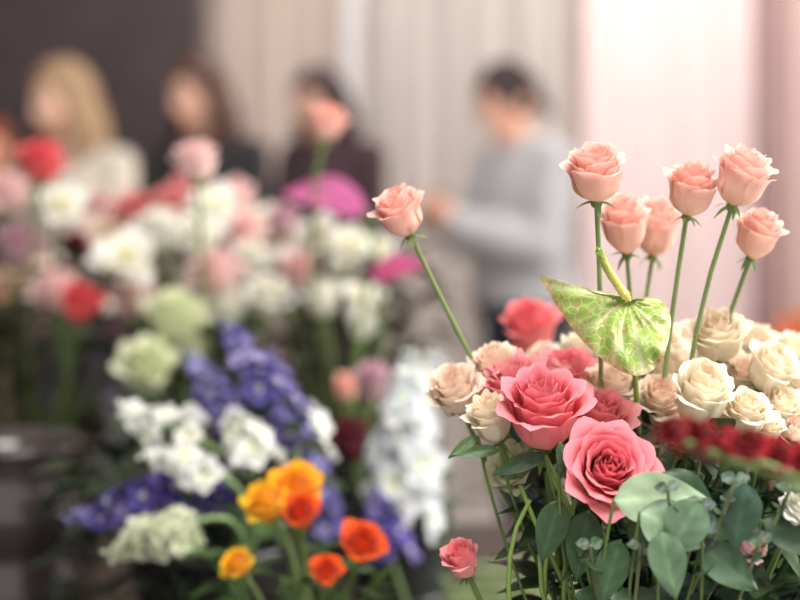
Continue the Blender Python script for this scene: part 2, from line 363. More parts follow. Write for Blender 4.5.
# ------------------------------------------------------------------ foliage
def eucalyptus(tip, foot_, ax, n=12, size=.03, col=c(92, 122, 106), name='eucalyptus_branch'):
    mb = MB(); p = stem(mb, np.array(tip), ax, foot_, .0012, c(120, 126, 90), .3, 24)
    for k in range(n):
        q = p[23-int(k*14/n)]; a = k*1.57+U(-.4, .4); s = size*(.55+.6*min(1, k/5))*U(.8, 1.15)
        for sg in (0, math.pi):
            d = np.array([math.cos(a+sg), math.sin(a+sg), .35+U(-.3, .3)])
            leaf(mb, q, d, nrm([U(-.5, .5), -.8, .6+U(-.3, .3)]), s, s*.9, col*U(.6, 1.3), 'round' if k % 2 else 'ovate', .12, .12, 7, 9)
    return mb.obj(name, FM)
eucalyptus(W(735, 480, .97), foot('R'), (.2, -.3, .9), 10, .020, c(78, 100, 84))
eucalyptus(W(700, 505, .98), foot('R'), (.1, -.3, .9), 10, .020, c(88, 108, 94))
eucalyptus(W(668, 488, .98), foot('R'), (-.1, -.3, .9), 8, .016, c(72, 96, 78))
eucalyptus(W(790, 490, .98), foot('R'), (.3, -.3, .9), 10, .021, c(58, 80, 60))
eucalyptus(W(640, 432, 1.11), foot('R'), (0, -.3, .9), 6, .015, c(78, 100, 84))
eucalyptus(W(590, 545, 1.0), foot('R'), (-.1, -.3, .9), 8, .019, c(60, 86, 58))
eucalyptus(W(700, 460, 1.04), foot('R'), (.1, -.3, .9), 8, .018, c(54, 78, 58))
eucalyptus(W(640, 545, .98), foot('R'), (.0, -.3, .9), 8, .020, c(66, 90, 66))
eucalyptus(W(760, 540, .98), foot('R'), (.2, -.3, .9), 8, .020, c(56, 80, 58))
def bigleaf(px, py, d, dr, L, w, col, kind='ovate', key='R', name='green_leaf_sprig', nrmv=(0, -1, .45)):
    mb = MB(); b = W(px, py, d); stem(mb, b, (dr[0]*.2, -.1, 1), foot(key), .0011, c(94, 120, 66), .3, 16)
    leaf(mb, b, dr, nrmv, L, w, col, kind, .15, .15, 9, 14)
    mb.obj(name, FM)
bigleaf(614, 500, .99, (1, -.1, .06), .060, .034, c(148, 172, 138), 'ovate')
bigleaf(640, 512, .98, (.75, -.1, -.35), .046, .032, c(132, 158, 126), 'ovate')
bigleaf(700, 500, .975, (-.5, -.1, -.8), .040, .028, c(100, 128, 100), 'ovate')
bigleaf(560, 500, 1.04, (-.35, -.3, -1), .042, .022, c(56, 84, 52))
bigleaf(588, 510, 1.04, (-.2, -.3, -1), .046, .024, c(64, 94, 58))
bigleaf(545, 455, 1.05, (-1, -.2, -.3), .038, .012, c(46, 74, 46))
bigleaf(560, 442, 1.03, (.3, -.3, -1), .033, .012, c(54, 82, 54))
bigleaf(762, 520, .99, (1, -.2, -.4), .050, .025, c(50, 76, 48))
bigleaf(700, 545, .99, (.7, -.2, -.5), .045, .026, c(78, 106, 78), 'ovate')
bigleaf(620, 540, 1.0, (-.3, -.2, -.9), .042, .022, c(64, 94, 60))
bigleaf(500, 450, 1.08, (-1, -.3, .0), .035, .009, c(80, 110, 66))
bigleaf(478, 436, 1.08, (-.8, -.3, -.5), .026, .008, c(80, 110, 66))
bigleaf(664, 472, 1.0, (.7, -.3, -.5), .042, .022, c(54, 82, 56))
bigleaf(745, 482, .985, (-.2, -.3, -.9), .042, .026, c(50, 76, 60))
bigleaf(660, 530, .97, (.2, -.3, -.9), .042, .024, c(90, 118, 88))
def foliage(name, ctr, key, n, spread, zr, L, col):
    mb = MB(); x, y, r = BUCK[key]
    for k in range(n):
        a = U(0, 6.28); q = spread*math.sqrt(U(.02, 1)); z = U(*zr)
        P = np.array([x+ctr[0]+q*math.cos(a), y+ctr[1]+q*math.sin(a), z]); ax = nrm([math.cos(a)*.6, math.sin(a)*.6, 1])
        if k % 3 == 0: stem(mb, P, ax, foot(key), .0016, col*1.3, .3, 8)
        l = L*U(.7, 1.3); leaf(mb, P, (math.cos(a+U()), math.sin(a+U()), U(-.3, .9)), (0, 0, 1), l, l*U(.35, .6), col*U(.6, 1.4), 'ovate', U(.1, .5), .25, 5, 7)
    mb.obj(name, FM)
foliage('rose_foliage', (.02, -.01), 'R', 260, .09, (.99, 1.165), .042, c(50, 72, 42))
foliage('rose_foliage', (.05, -.04), 'R', 130, .085, (1.0, 1.11), .04, c(44, 64, 38))
foliage('rose_foliage', (0, 0), 'R2', 110, .12, (1.0, 1.17), .05, c(56, 78, 46))
foliage('delphinium_foliage', (-.01, 0), 'M', 150, .13, (.88, 1.09), .055, c(48, 62, 44))
foliage('ranunculus_foliage', (0, 0), 'O', 80, .07, (.88, 1.0), .04, c(62, 88, 44))
foliage('stock_foliage', (0, 0), 'T', 45, .05, (.86, 1.0), .045, c(76, 98, 68))
for k_ in ('B1', 'B2', 'B3'):
    foliage('bouquet_foliage', (0, 0), k_, 110, .14 if k_ != 'B3' else .10, (.98, 1.22), .065, c(60, 56, 40))
foliage('bouquet_foliage', (0, 0), 'L', 40, .08, (.9, 1.0), .05, c(44, 40, 34))

mbs = MB()
for x0, y0, x1, y1 in [(560, 505, 520, 552), (556, 510, 540, 560), (548, 470, 565, 505), (545, 455, 570, 500), (600, 520, 610, 566), (530, 500, 500, 545), (575, 500, 560, 560), (520, 485, 540, 540)]:
    a, b = W(x0, y0, 1.06), foot('R'); stem(mbs, a, (W(x0, y0, 1.06)-W(x1, y1, 1.06)), b, .0016, c(134, 162, 86), .25)
mbs.obj('cut_flower_stems', FM)

# ------------------------------------------------------------------ spikes
def spike(name, p_bot, p_top, key, kind, w, cols, dens=34, res=4):
    mb = MB(); ax = nrm(p_top-p_bot); L = np.linalg.norm(p_top-p_bot)
    stem(mb, np.array(p_bot), ax, foot(key), .003, c(124, 150, 100), .3)
    pts = [p_bot+(p_top-p_bot)*t for t in np.linspace(0, 1, 8)]; tube(mb, pts, np.linspace(.003, .001, 8), c(130, 156, 106), 2)
    F = frame(ax)
    for k in range(dens):
        t = (k+.5)/dens; a = k*2.39996+U(-.4, .4); sz = w*.5*(1-.68*t**1.8)*U(.8, 1.2)
        o = p_bot+(p_top-p_bot)*t; dr = np.array([math.cos(a), math.sin(a), .25+.7*t+U(-.3, .3)])@F; dr = nrm(dr)
        col = cols[rng.randint(len(cols))]; q = o+dr*sz*U(.5, .85)
        tube(mb, [o, o+dr*sz*.3, q], .0009, c(130, 156, 106), 2, 5)
        if t > .86: ellipsoid(mb, q, (sz*.3, sz*.3, sz*.45), frame(dr), col*.8+c(120, 150, 100)*.2, 0, 7, 5); continue
        if kind == 'stock':
            cup_petals(mb, q, dr, sz*.6, 5, sz*.80, sz*.80, 1.25, col, col*.96, .35, .2, 5, 5, U(0, 6), .3)
            cup_petals(mb, q, dr, sz*.6, 4, sz*.6, sz*.6, .7, col, c(234, 240, 206), .35, .3, 5, 5, U(0, 6), .3)
        else:
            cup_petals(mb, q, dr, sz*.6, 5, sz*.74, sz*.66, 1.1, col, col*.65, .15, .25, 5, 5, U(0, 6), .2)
            cup_petals(mb, q, dr, sz*.3, 3, sz*.28, sz*.22, .5, c(230, 220, 236), c(210, 200, 220), .1, .2, 4, 4, U(0, 6), .2)
    return mb.obj(name, FM)
PUR = [c(132, 126, 192), c(152, 146, 206), c(106, 98, 170), c(170, 162, 214), c(94, 86, 158)]
PURB = [c(106, 92, 176), c(126, 110, 194), c(86, 74, 154), c(146, 132, 204)]
WST = [c(253, 253, 252), c(248, 249, 248), c(250, 250, 244)]
WSG = [c(240, 243, 222), c(234, 239, 212)]
BWS = [c(242, 246, 250), c(248, 250, 252), c(230, 236, 244)]
def sp(name, b, t, d, key, kind, w, cols, dens=40, d2=None):
    spike(name, W(b[0], b[1], d), W(t[0], t[1], d if d2 is None else d2), key, kind, w*d/FPX, cols, dens)
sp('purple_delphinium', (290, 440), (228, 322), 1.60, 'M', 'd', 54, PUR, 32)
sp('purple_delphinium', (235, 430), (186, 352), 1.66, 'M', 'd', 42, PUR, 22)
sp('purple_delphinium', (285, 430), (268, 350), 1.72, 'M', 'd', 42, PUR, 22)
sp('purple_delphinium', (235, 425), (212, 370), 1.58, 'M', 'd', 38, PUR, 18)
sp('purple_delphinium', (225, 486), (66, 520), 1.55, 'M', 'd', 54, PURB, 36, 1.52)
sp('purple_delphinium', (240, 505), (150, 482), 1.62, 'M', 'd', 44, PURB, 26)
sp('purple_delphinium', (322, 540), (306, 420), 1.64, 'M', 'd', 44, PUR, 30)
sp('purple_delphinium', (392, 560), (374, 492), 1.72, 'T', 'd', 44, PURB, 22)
sp('white_stock', (195, 438), (118, 408), 1.54, 'M', 'stock', 46, WST, 12)
sp('white_stock', (254, 472), (236, 414), 1.54, 'M', 'stock', 54, WST, 12)
sp('white_stock', (304, 460), (298, 404), 1.68, 'M', 'stock', 48, WST, 12)
sp('white_stock', (210, 472), (140, 454), 1.50, 'M', 'stock', 40, WST, 11)
sp('white_stock', (195, 522), (104, 556), 1.46, 'M', 'stock', 46, WSG, 18)
sp('white_stock', (190, 545), (140, 520), 1.44, 'M', 'stock', 38, WSG, 11)
sp('white_stock', (404, 520), (408, 352), 1.76, 'T', 'stock', 64, BWS, 34)
sp('white_stock', (402, 440), (438, 352), 1.84, 'T', 'stock', 50, BWS, 20)
sp('white_stock', (384, 510), (388, 420), 1.86, 'T', 'stock', 44, BWS, 20)
# warm ranunculus
def rr(name, x, y, w, h, d, pal, key, ax, opn=.7, n=34, ruf=.03, res=8): rose_at(name, x, y, w, h, d, pal, key, ax, opn, n, res, ruf, sr=.0024)
rr('yellow_ranunculus', 294, 490, 62, 42, 1.40, GOLD, 'O', (-.1, -.45, .9), 1.0, 24, .08)
rr('yellow_ranunculus', 266, 504, 46, 40, 1.38, YEL, 'O', (-.4, -.5, .8), 1.0, 22, .08)
rr('yellow_ranunculus', 237, 565, 34, 26, 1.34, YEL, 'O', (-.4, -.5, .7), .9)
rr('orange_ranunculus', 301, 513, 38, 34, 1.35, ORNG, 'O', (0, -.6, .8), .6)
rr('orange_ranunculus', 362, 544, 50, 32, 1.36, ORNG, 'O', (.2, -.5, .8), .6)
rr('orange_ranunculus', 326, 572, 36, 26, 1.33, ORNG, 'O', (.1, -.5, .8), .6)
rr('maroon_carnation', 350, 442, 44, 46, 1.75, dict(cin=c(100, 18, 44), cout=c(138, 40, 66), cb=c(90, 10, 30)), 'T', (-.1, -.4, .9), .8, 26, .1)
rr('mauve_rose', 371, 384, 40, 44, 1.9, MAUVE, 'B3', (.1, -.4, .9), .6, 22)
rr('peach_rose', 346, 388, 28, 28, 2.05, PEACH, 'B3', (0, -.4, .9), .6, 18)

# ------------------------------------------------------------------ back-left bouquet
def orchid(name, x, y, w, d, col, colb, key, axis):
    P = W(x, y, d); R = w*.5*d/FPX; mb = MB()
    cup_petals(mb, P, axis, R*.2, 3, R*1.05, R*.85, 1.2, col, colb, .12, .25, 7, 8, U(0, 6), .2)
    cup_petals(mb, P, axis, R*.2, 3, R*.95, R*1.0, .95, col, colb, .2, .3, 7, 8, U(0, 6), .2)
    cup_petals(mb, P, axis, R*.2, 4, R*.6, R*.6, .6, col, colb, .2, .3, 6, 6, U(0, 6), .2)
    for k in range(6):
        a = k*1.05; dd = nrm(np.array([math.cos(a)*.25, math.sin(a)*.25, 1])@frame(axis))
        tube(mb, [P, P+dd*R*.5], [.001, .0015], c(226, 214, 130), 2, 5)
    stem(mb, P, axis, foot(key), .0028, c(110, 138, 82)); mb.obj(name, FM)
def calla(name, x, y, w, d, pal, key, axis, ax2, wf=.62):
    P = W(x, y, d); Lw = w*d/FPX; mb = MB()
    leaf(mb, P-nrm(axis)*Lw*.5, axis, ax2, Lw, Lw*wf, pal, 'ovate', .12, .35, 9, 12, 0)
    tube(mb, [P-nrm(axis)*Lw*.45+nrm(ax2)*.004, P+nrm(ax2)*.014], [.003, .002], pal*1.1, 2)
    stem(mb, P-nrm(axis)*Lw*.5, (axis[0]*.3, 0, 1), foot(key), .003, c(110, 138, 82)); mb.obj(name, FM)
def bk(px): return 'B1' if px < 120 else ('B2' if px < 270 else 'B3')
LM = [
 ('r', 42, 163, 52, 46, 2.05, CORAL), ('r', 20, 248, 50, 48, 2.15, MAUVE), ('o', 60, 207, 62, 0, 2.15, WHITE), ('r', 80, 305, 48, 42, 2.05, CORAL),
 ('r', 56, 292, 50, 44, 2.1, PALEP), ('r', 8, 195, 44, 44, 2.3, PALEP), ('r', 135, 212, 46, 38, 2.25, ROSEP), ('r', 172, 203, 40, 34, 2.25, ROSEP),
 ('o', 125, 262, 78, 0, 2.05, WHITE), ('o', 105, 232, 56, 0, 2.25, PALEP), ('r', 160, 232, 50, 46, 2.2, WHITE), ('o', 215, 208, 60, 0, 2.25, WHITE),
 ('r', 235, 200, 46, 42, 2.4, PALEP), ('r', 198, 240, 54, 50, 2.15, WHITE), ('r', 240, 235, 50, 48, 2.3, PALEP), ('r', 216, 275, 56, 52, 2.1, PALEP),
 ('r', 250, 265, 48, 46, 2.25, WHITE), ('r', 268, 298, 48, 44, 2.1, WHITE), ('r', 175, 318, 62, 54, 2.0, LGREEN), ('r', 146, 368, 60, 54, 1.95, LGREEN),
 ('r', 225, 305, 50, 46, 2.1, WHITE), ('r', 135, 300, 50, 46, 2.2, PALEP), ('r', 115, 330, 36, 34, 2.3, MAUVE), ('r', 188, 352, 40, 38, 2.1, LGREEN),
 ('o', 318, 238, 60, 0, 2.1, WHITE), ('o', 350, 248, 56, 0, 2.15, WHITE), ('r', 322, 300, 42, 42, 2.1, WHITE), ('o', 362, 300, 50, 0, 2.1, WHITE), ('r', 298, 272, 44, 42, 2.2, PALEP),
 ('o', 345, 275, 44, 0, 2.2, WHITE), ('o', 380, 250, 34, 0, 2.25, WHITE), ('r', 362, 325, 34, 34, 2.1, WHITE), ('r', 285, 238, 36, 34, 2.4, PALEP), ('r', 175, 270, 46, 42, 2.3, WHITE),
 ('r', 90, 268, 44, 42, 2.4, MAUVE), ('o', 262, 225, 46, 0, 2.4, WHITE), ('r', 185, 190, 36, 34, 2.5, ROSEP), ('r', 100, 208, 36, 34, 2.5, PALEP), ('r', 30, 330, 30, 28, 2.3, MAUVE),
 ('r', -30, 220, 50, 48, 2.2, PALEP), ('r', -45, 280, 54, 50, 2.2, CREAM), ('o', -20, 300, 50, 0, 2.3, WHITE), ('r', 75, 245, 30, 28, 2.3, dict(cin=c(130, 40, 60), cout=c(160, 66, 84), cb=c(110, 50, 50)))]
pool = [WHITE, PALEP, PALEP, WHITE, MAUVE, WHITE]
for k in range(24):
    x = U(85, 300); y = U(210, 325) if x > 150 else U(225, 310)
    LM.append(('r', x, y, U(26, 38), U(24, 34), U(2.3, 2.5), pool[rng.randint(6)]))
for kd, x, y, w, h, d, pal in LM:
    ax = (U(-.3, .3), -.45+U(-.2, .2), .85)
    if kd == 'r': rose_at({id(CORAL): 'coral_rose', id(WHITE): 'white_lisianthus', id(LGREEN): 'green_lisianthus', id(CREAM): 'cream_rose', id(MAUVE): 'mauve_rose'}.get(id(pal), 'pale_pink_rose'), x, y, w, h, d, pal, bk(x), ax, U(.6, 1.0), 20, 8, .07, sr=.0024)
    else: orchid('white_lily', x, y, w, d, pal['cout'], c(236, 236, 208), bk(x), (ax[0]*1.5, -.65, .6))
calla('magenta_anthurium', 325, 198, 86, 2.0, c(190, 98, 150), 'B3', (-.93, -.1, .30), (.2, -.6, .75), .66)
calla('magenta_anthurium', 398, 268, 60, 2.0, c(198, 84, 136), 'B3', (.93, -.1, .35), (0, -.6, .75), .55)

# cut stems lying on the table
mb = MB()
for k in range(34):
    x = .0+U(0, .22); y = 2.05+U(-.25, .22); a = U(-.35, .35)
    tube(mb, [np.array([x, y, TABLE_Z+.006+.002*(k % 4)]), np.array([x+.12*math.cos(a), y+.12*math.sin(a), TABLE_Z+.007+.002*(k % 4)]), np.array([x+.24*math.cos(a+.1), y+.24*math.sin(a+.1), TABLE_Z+.006+.002*(k % 4)])], .0035, c(140, 160, 108)*U(.7, 1.2), 2, 7)
    if k % 2: leaf(mb, np.array([x+.1, y, TABLE_Z+.014]), (math.cos(a+.6), math.sin(a+.6), .08), (0, 0, 1), .07, .024, c(126, 152, 96), 'blade', .05, .1)
mb.obj('cut_stems_pile', FM)

# ------------------------------------------------------------------ table
def box(mb, a, b, col=(.5,.5,.5), mat=0):
    a = np.array(a, float); b = np.array(b, float)
    v = [np.array([x, y, z]) for x in (a[0], b[0]) for y in (a[1], b[1]) for z in (a[2], b[2])]
    for q in ((0,1,3,2),(4,6,7,5),(0,4,5,1),(2,3,7,6),(0,2,6,4),(1,5,7,3)): mb.ngon([v[i] for i in q], col, mat)
def bevel(o, w=.006, seg=3):
    m = o.modifiers.new('weld', 'WELD'); m.merge_threshold = .0001
    m = o.modifiers.new('bev', 'BEVEL'); m.width = w; m.segments = seg; m.limit_method = 'ANGLE'
M_WOOD = flat_mat('dark_wood', c(66, 54, 50), .5, 8, .3, .2, .002, stretch=(1, 12, 12))
mb = MB(); x0, x1, y0, y1 = -1.35, .75, .78, 2.56
box(mb, (x0, y0, TABLE_Z-.035), (x1, y1, TABLE_Z))
for x in (x0+.06, x1-.12):
    for y in (y0+.06, y1-.12): box(mb, (x, y, 0), (x+.06, y+.06, TABLE_Z-.03))
box(mb, (x0+.08, y0+.07, TABLE_Z-.12), (x1-.08, y0+.09, TABLE_Z-.03)); box(mb, (x0+.08, y1-.09, TABLE_Z-.12), (x1-.08, y1-.07, TABLE_Z-.03))
o = mb.obj('display_table', [M_WOOD], smooth=False); bevel(o)

# ------------------------------------------------------------------ room
M_FLOOR = flat_mat('floor_concrete', c(196, 190, 186), .5, 6, .08, .1)
M_WALL = flat_mat('wall_plaster', c(214, 200, 190), .8, 12, .05, .1)
M_DARK = flat_mat('dark_wall_paint', c(62, 52, 54), .7, 5, .15, .1)
M_CEIL = flat_mat('ceiling_paint', c(238, 234, 230), .9, 12, .03, .05)
M_TRIM = flat_mat('trim_paint', c(240, 238, 240), .5, 12, .03, .05)
def boxobj(name, a, b, mat, bev=0):
    mb = MB(); box(mb, a, b); o = mb.obj(name, [mat], smooth=False)
    if bev: bevel(o, bev, 2)
    return o
XL, XR, YB, YF, ZC = -3.2, 3.2, 6.6, -1.6, 3.0
boxobj('floor', (XL-.1, YF, -.1), (XR+.1, YB+.1, 0), M_FLOOR)
boxobj('ceiling', (XL-.1, YF, ZC), (XR+.1, YB+.1, ZC+.1), M_CEIL)
boxobj('wall_back', (XL-.1, YB, 0), (XR+.1, YB+.1, ZC), M_WALL)
boxobj('wall_left', (XL-.1, YF, 0), (XL, YB, ZC), M_DARK)
boxobj('wall_partition', (XL, 6.05, 0), (-.80, 6.2, ZC), M_DARK)
mb = MB()
for a, b in [((XR, YF, 0), (XR+.1, YB, .9)), ((XR, YF, 2.5), (XR+.1, YB, ZC)), ((XR, YF, .9), (XR+.1, .3, 2.5)), ((XR, 4.3, .9), (XR+.1, YB, 2.5))]: box(mb, a, b)
mb.obj('wall_right', [M_WALL], smooth=False)
mb = MB()
for y in (.3, 1.6, 2.95, 4.24): box(mb, (XR+.01, y, .9), (XR+.07, y+.06, 2.5))
for z in (.9, 1.7, 2.44): box(mb, (XR+.01, .3, z), (XR+.07, 4.3, z+.06))
mb.obj('window_1', [M_TRIM], smooth=False)
boxobj('baseboard_back', (-.8, YB-.02, 0), (XR, YB, .1), M_TRIM, .004)
boxobj('baseboard_partition', (XL, 6.03, 0), (-.80, 6.05, .1), M_DARK, .004)
boxobj('trim_1', (-.235, 6.30, 0), (-.15, 6.40, ZC), M_TRIM, .006)
boxobj('trim_2', (1.375, 6.02, 0), (1.47, 6.12, ZC), flat_mat('taupe_post', c(142, 114, 114), .6, 10, .05, .05), .006)
def curtain(x0, x1, y, col, name, amp=.035, wl=.11, trans=.35):
    n = int((x1-x0)/.008); xs = np.linspace(x0, x1, n); zs = np.linspace(.02, ZC-.06, 24)
    ph = U(0, 6)
    X = xs[:, None]*np.ones((1, 24)); Z = zs[None]*np.ones((n, 1))
    a = amp*(.7+.3*np.sin(xs*3.1+ph))[:, None]
    Y = y+a*np.sin(2*math.pi*X/wl+1.3*np.sin(X*5+ph)+.15*np.sin(Z*2))+.008*np.sin(X*70+Z*1.5)
    X = X+.012*np.sin(2*2*math.pi*X/wl)
    mb = MB(); mb.grid(np.stack([X, Y, Z], -1), col, 0)
    tube(mb, [np.array([x0-.02, y, ZC-.05]), np.array([x1+.02, y, ZC-.05])], .014, c(120, 116, 114), 1, 10)
    m = flat_mat('curtain_fabric_'+name, col, .85, 60, .04, .1, .001, trans=trans, sheen=.1)
    mb.obj('curtain', [m, M_TRIM])
curtain(-.79, -.25, 6.35, c(214, 198, 188), 'beige', .02, .16)
curtain(-.13, .70, 6.15, c(204, 197, 192), 'grey', .024, .13)  # grey fabric, base colour set darker to hold the shade there
curtain(.73, 1.37, 6.05, c(248, 230, 230), 'blush', .02, .15)  # pink-white fabric, its colour also carrying backlight and pink flare
curtain(1.48, 2.9, 6.15, c(236, 212, 206), 'rose', .02, .2)

# ------------------------------------------------------------------ orange armchair
def chair():
    root = bpy.data.objects.new('orange_armchair', None); bpy.context.collection.objects.link(root); root.location = (1.62, 5.35, 0); root.rotation_euler = (0, 0, .25)
    M_OR = flat_mat('orange_leather', c(200, 108, 64), .45, 30, .1, .15, .002); M_W = flat_mat('chair_wood', c(110, 74, 48), .5, 10, .2, .1)
    mb = MB(); box(mb, (-.29, -.28, .36), (.29, .27, .46)); o = mb.obj('seat', [M_OR], False, root); bevel(o, .03, 4)
    mb = MB(); a = np.linspace(-1.9, 1.9, 30)[:, None]; z = np.linspace(0, 1, 7)[None]
    top = .80-.14*(np.abs(a)/1.9)**2.5
    for rr_ in (.31, .27):
        R_ = rr_+.03*z
        P = np.stack([R_*np.sin(a), R_*np.cos(a)-.02, .38+(top-.38)*z], -1); mb.grid(P if rr_ > .3 else P[::-1], c(200, 100, 50), 0)
    Pt = np.stack([np.stack([(r+.03)*np.sin(a[:, 0]), (r+.03)*np.cos(a[:, 0])-.02, top[:, 0]+(.012 if r == .29 else 0)], -1) for r in (.31, .29, .27)], 1); mb.grid(Pt, c(200, 100, 50), 0)
    mb.obj('backrest', [M_OR], True, root)
    for i, (x, y) in enumerate([(-.24, -.23), (.24, -.23), (-.22, .22), (.22, .22)]):
        mb = MB(); tube(mb, [np.array([x*1.1, y*1.1, 0]), np.array([x, y, .37])], [.013, .022], c(100, 70, 50), 0, 10); mb.obj('leg_%d' % (i+1), [M_W], True, root)
chair()

# ------------------------------------------------------------------ people
def remeshed(mb, vox, smooth_it, name):
    o = mb.obj('tmp', [M_SKIN]); m = o.modifiers.new('r', 'REMESH'); m.mode = 'VOXEL'; m.voxel_size = vox
    s = o.modifiers.new('s', 'SMOOTH'); s.iterations = smooth_it; s.factor = .5
    dg = bpy.context.evaluated_depsgraph_get(); me = bpy.data.meshes.new_from_object(o.evaluated_get(dg)); me.name = name
    old = o.data; bpy.data.objects.remove(o); bpy.data.meshes.remove(old); return me
def limb(mb, pts, rad, n=14):
    tube(mb, pts, rad, (1, 1, 1), 0, n)
    for p, r in zip(pts, rad): ellipsoid(mb, p, (r*.99,)*3)
def head_mesh(skin, lip, brow):
    mb = MB(); nu, nv = 56, 40
    a = np.linspace(0, 2*math.pi, nu, endpoint=False)[:, None]; b = np.linspace(.03, math.pi-.03, nv)[None]
    x = np.cos(a)*np.sin(b); y = np.sin(a)*np.sin(b); z = np.cos(b)*np.ones_like(a)
    X = x*.074; Y = y*.094; Z = z*.114
    low = np.clip(-z, 0, 1); X = X*(1-.30*low**1.3); Y = Y*(1-.22*low*(y > 0))
    fr = np.clip(-y, 0, 1)
    g = lambda cx, cz, sx, sz: np.exp(-((X-cx)/sx)**2-((Z-cz)/sz)**2)*fr
    Y = Y+.006*fr**3
    Y = Y-.020*g(0, -.028, .011, .016)-.010*g(0, -.010, .009, .024)+.007*(g(.031, .004, .017, .012)+g(-.031, .004, .017, .012))
    Y = Y-.004*(g(.03, .022, .022, .008)+g(-.03, .022, .022, .008))-.007*g(0, -.060, .020, .009)-.009*g(0, -.092, .020, .014)-.004*(g(.042, -.025, .018, .02)+g(-.042, -.025, .018, .02))
    C = np.ones(X.shape+(3,))*skin; lw = np.clip(g(0, -.060, .022, .008)*1.5, 0, 1)[..., None]*(Y[..., None] < 0); C = C*(1-lw)+lip*lw
    ch = np.clip(g(.045, -.03, .02, .02)+g(-.045, -.03, .02, .02), 0, 1)[..., None]*.3; C = C*(1-ch)+c(226, 140, 122)*ch
    mb.grid(np.stack([X, Y, Z], -1)[::-1], C[::-1], 0, close=True)
    for s in (-1, 1):
        ellipsoid(mb, (s*.031, -.077, .004), (.0125, .010, .009), None, c(235, 230, 226), 0)
        ellipsoid(mb, (s*.031, -.0855, .003), (.0055, .003, .0055), None, c(50, 34, 26), 0)
        tube(mb, [np.array([s*.016, -.092, .020]), np.array([s*.030, -.092, .026]), np.array([s*.046, -.081, .021])], [.0025, .003, .0015], brow, 0, 6)
        tube(mb, [np.array([s*.017, -.086, .008]), np.array([s*.031, -.0885, .013]), np.array([s*.045, -.079, .008])], [.001, .0018, .001], brow*.5, 0, 5)
        ellipsoid(mb, (s*.074, .010, -.008), (.008, .018, .030), None, skin*.95, 0)
        ellipsoid(mb, (s*.071, -.001, -.030), (.007, .009, .012), None, skin*.95, 0)
    return mb
def hair_mesh(col, style, length):
    mb = MB(); nu, nv = 48, 30
    a = np.linspace(0, 2*math.pi, nu, endpoint=False)[:, None]; b = np.linspace(.02, math.pi*.74, nv)[None]
    x = np.cos(a)*np.sin(b); y = np.sin(a)*np.sin(b); z = np.cos(b)*np.ones_like(a)
    az = np.arctan2(x, -y); lim = 1.0+1.0*np.clip((np.abs(az)-.6)/.8, 0, 1)
    b2 = b/(math.pi*.74)*np.minimum(lim, math.pi*.74)
    x = np.cos(a)*np.sin(b2); y = np.sin(a)*np.sin(b2); z = np.cos(b2)*np.ones_like(a)
    rp = 1+.02*np.sin(a*23)
    mb.grid(np.stack([x*.080*rp, y*.101*rp+.004, z*.121], -1)[::-1], col, 0, close=True)
    for k in range(190):
        sgn = 1 if k % 2 else -1; a1 = sgn*U(1.25, 3.14); a0 = a1 if abs(a1) > 1.7 else sgn*U(.3, 1.5)
        pts = []; cc = col*U(.65, 1.35); back = style == 'tail'
        for t in np.linspace(0, 1, 7):
            bb = .15+1.55*t; aa = a0+(a1-a0)*t
            if back: aa = a1+(sgn*3.0-a1)*t**1.3
            X = math.sin(aa)*math.sin(bb)*.083; Y = -math.cos(aa)*math.sin(bb)*.104+.004; Z = math.cos(bb)*.122
            pts.append([X, Y, Z])
        e = np.array(pts[-1]); ph = U(0, 6)
        Ln = length*U(.8, 1.05)
        if back:
            for t in (.3, .6, 1): pts.append([e[0]*(1-t)+.02*U(), .105+.02*t, -.03-Ln*t])
        else:
            for t in (.2, .4, .6, .8, 1):
                pts.append([e[0]*(1+.12*math.sin(t*3))+.010*math.sin(t*7+ph), e[1]*(1-.05*t)+.008*math.cos(t*6+ph)+(-.015*t if abs(a1) < 1.7 else .01*t), e[2]-Ln*t])
        n = len(pts); r = .0085*np.ones(n); r[0] = .004; r[-1] = .0015; r[-2] = .006
        tube(mb, pts, r, cc, 0, 6)
    return mb
def hand_mesh(wrist, d, back, side, grip=.7):
    d = nrm(d); back = nrm(np.array(back)-d*np.dot(back, d)); sx = nrm(np.array(side)-d*np.dot(side, d)-back*np.dot(side, back))
    mb = MB(); T = lambda x, y, z: np.array(wrist)+sx*x+d*y+back*z
    F = np.stack([sx, d, back]); ellipsoid(mb, T(0, .045, 0), (.040, .052, .015), F); ellipsoid(mb, T(.0, .075, 0), (.040, .022, .012), F); limb(mb, [T(0, -.03, 0), T(0, .02, 0)], [.024, .025])
    ellipsoid(mb, T(.024, .03, -.008), (.016, .032, .014), F)
    for x, L, y0 in ((.030, .070, .088), (.010, .078, .092), (-.010, .072, .089), (-.030, .057, .080)):
        p = T(x, y0-.02, 0); pts = [p]; ang = .1
        for k, sl in enumerate((.02, .45, .32, .25)):
            l = .02 if k == 0 else L*sl
            if k: ang += grip*(.6+.25*k)
            p = p+(d*math.cos(ang)-back*math.sin(ang))*l; pts.append(p)
        limb(mb, pts, [.0092, .009, .0085, .0075, .0065], 8)
    pts = [T(.020, .02, -.004), T(.044, .045, -.012), T(.050, .070, -.026), T(.042, .088, -.036)]; limb(mb, pts, [.013, .011, .0095, .008], 8)
    return remeshed(mb, .0035, 3, 'hand')
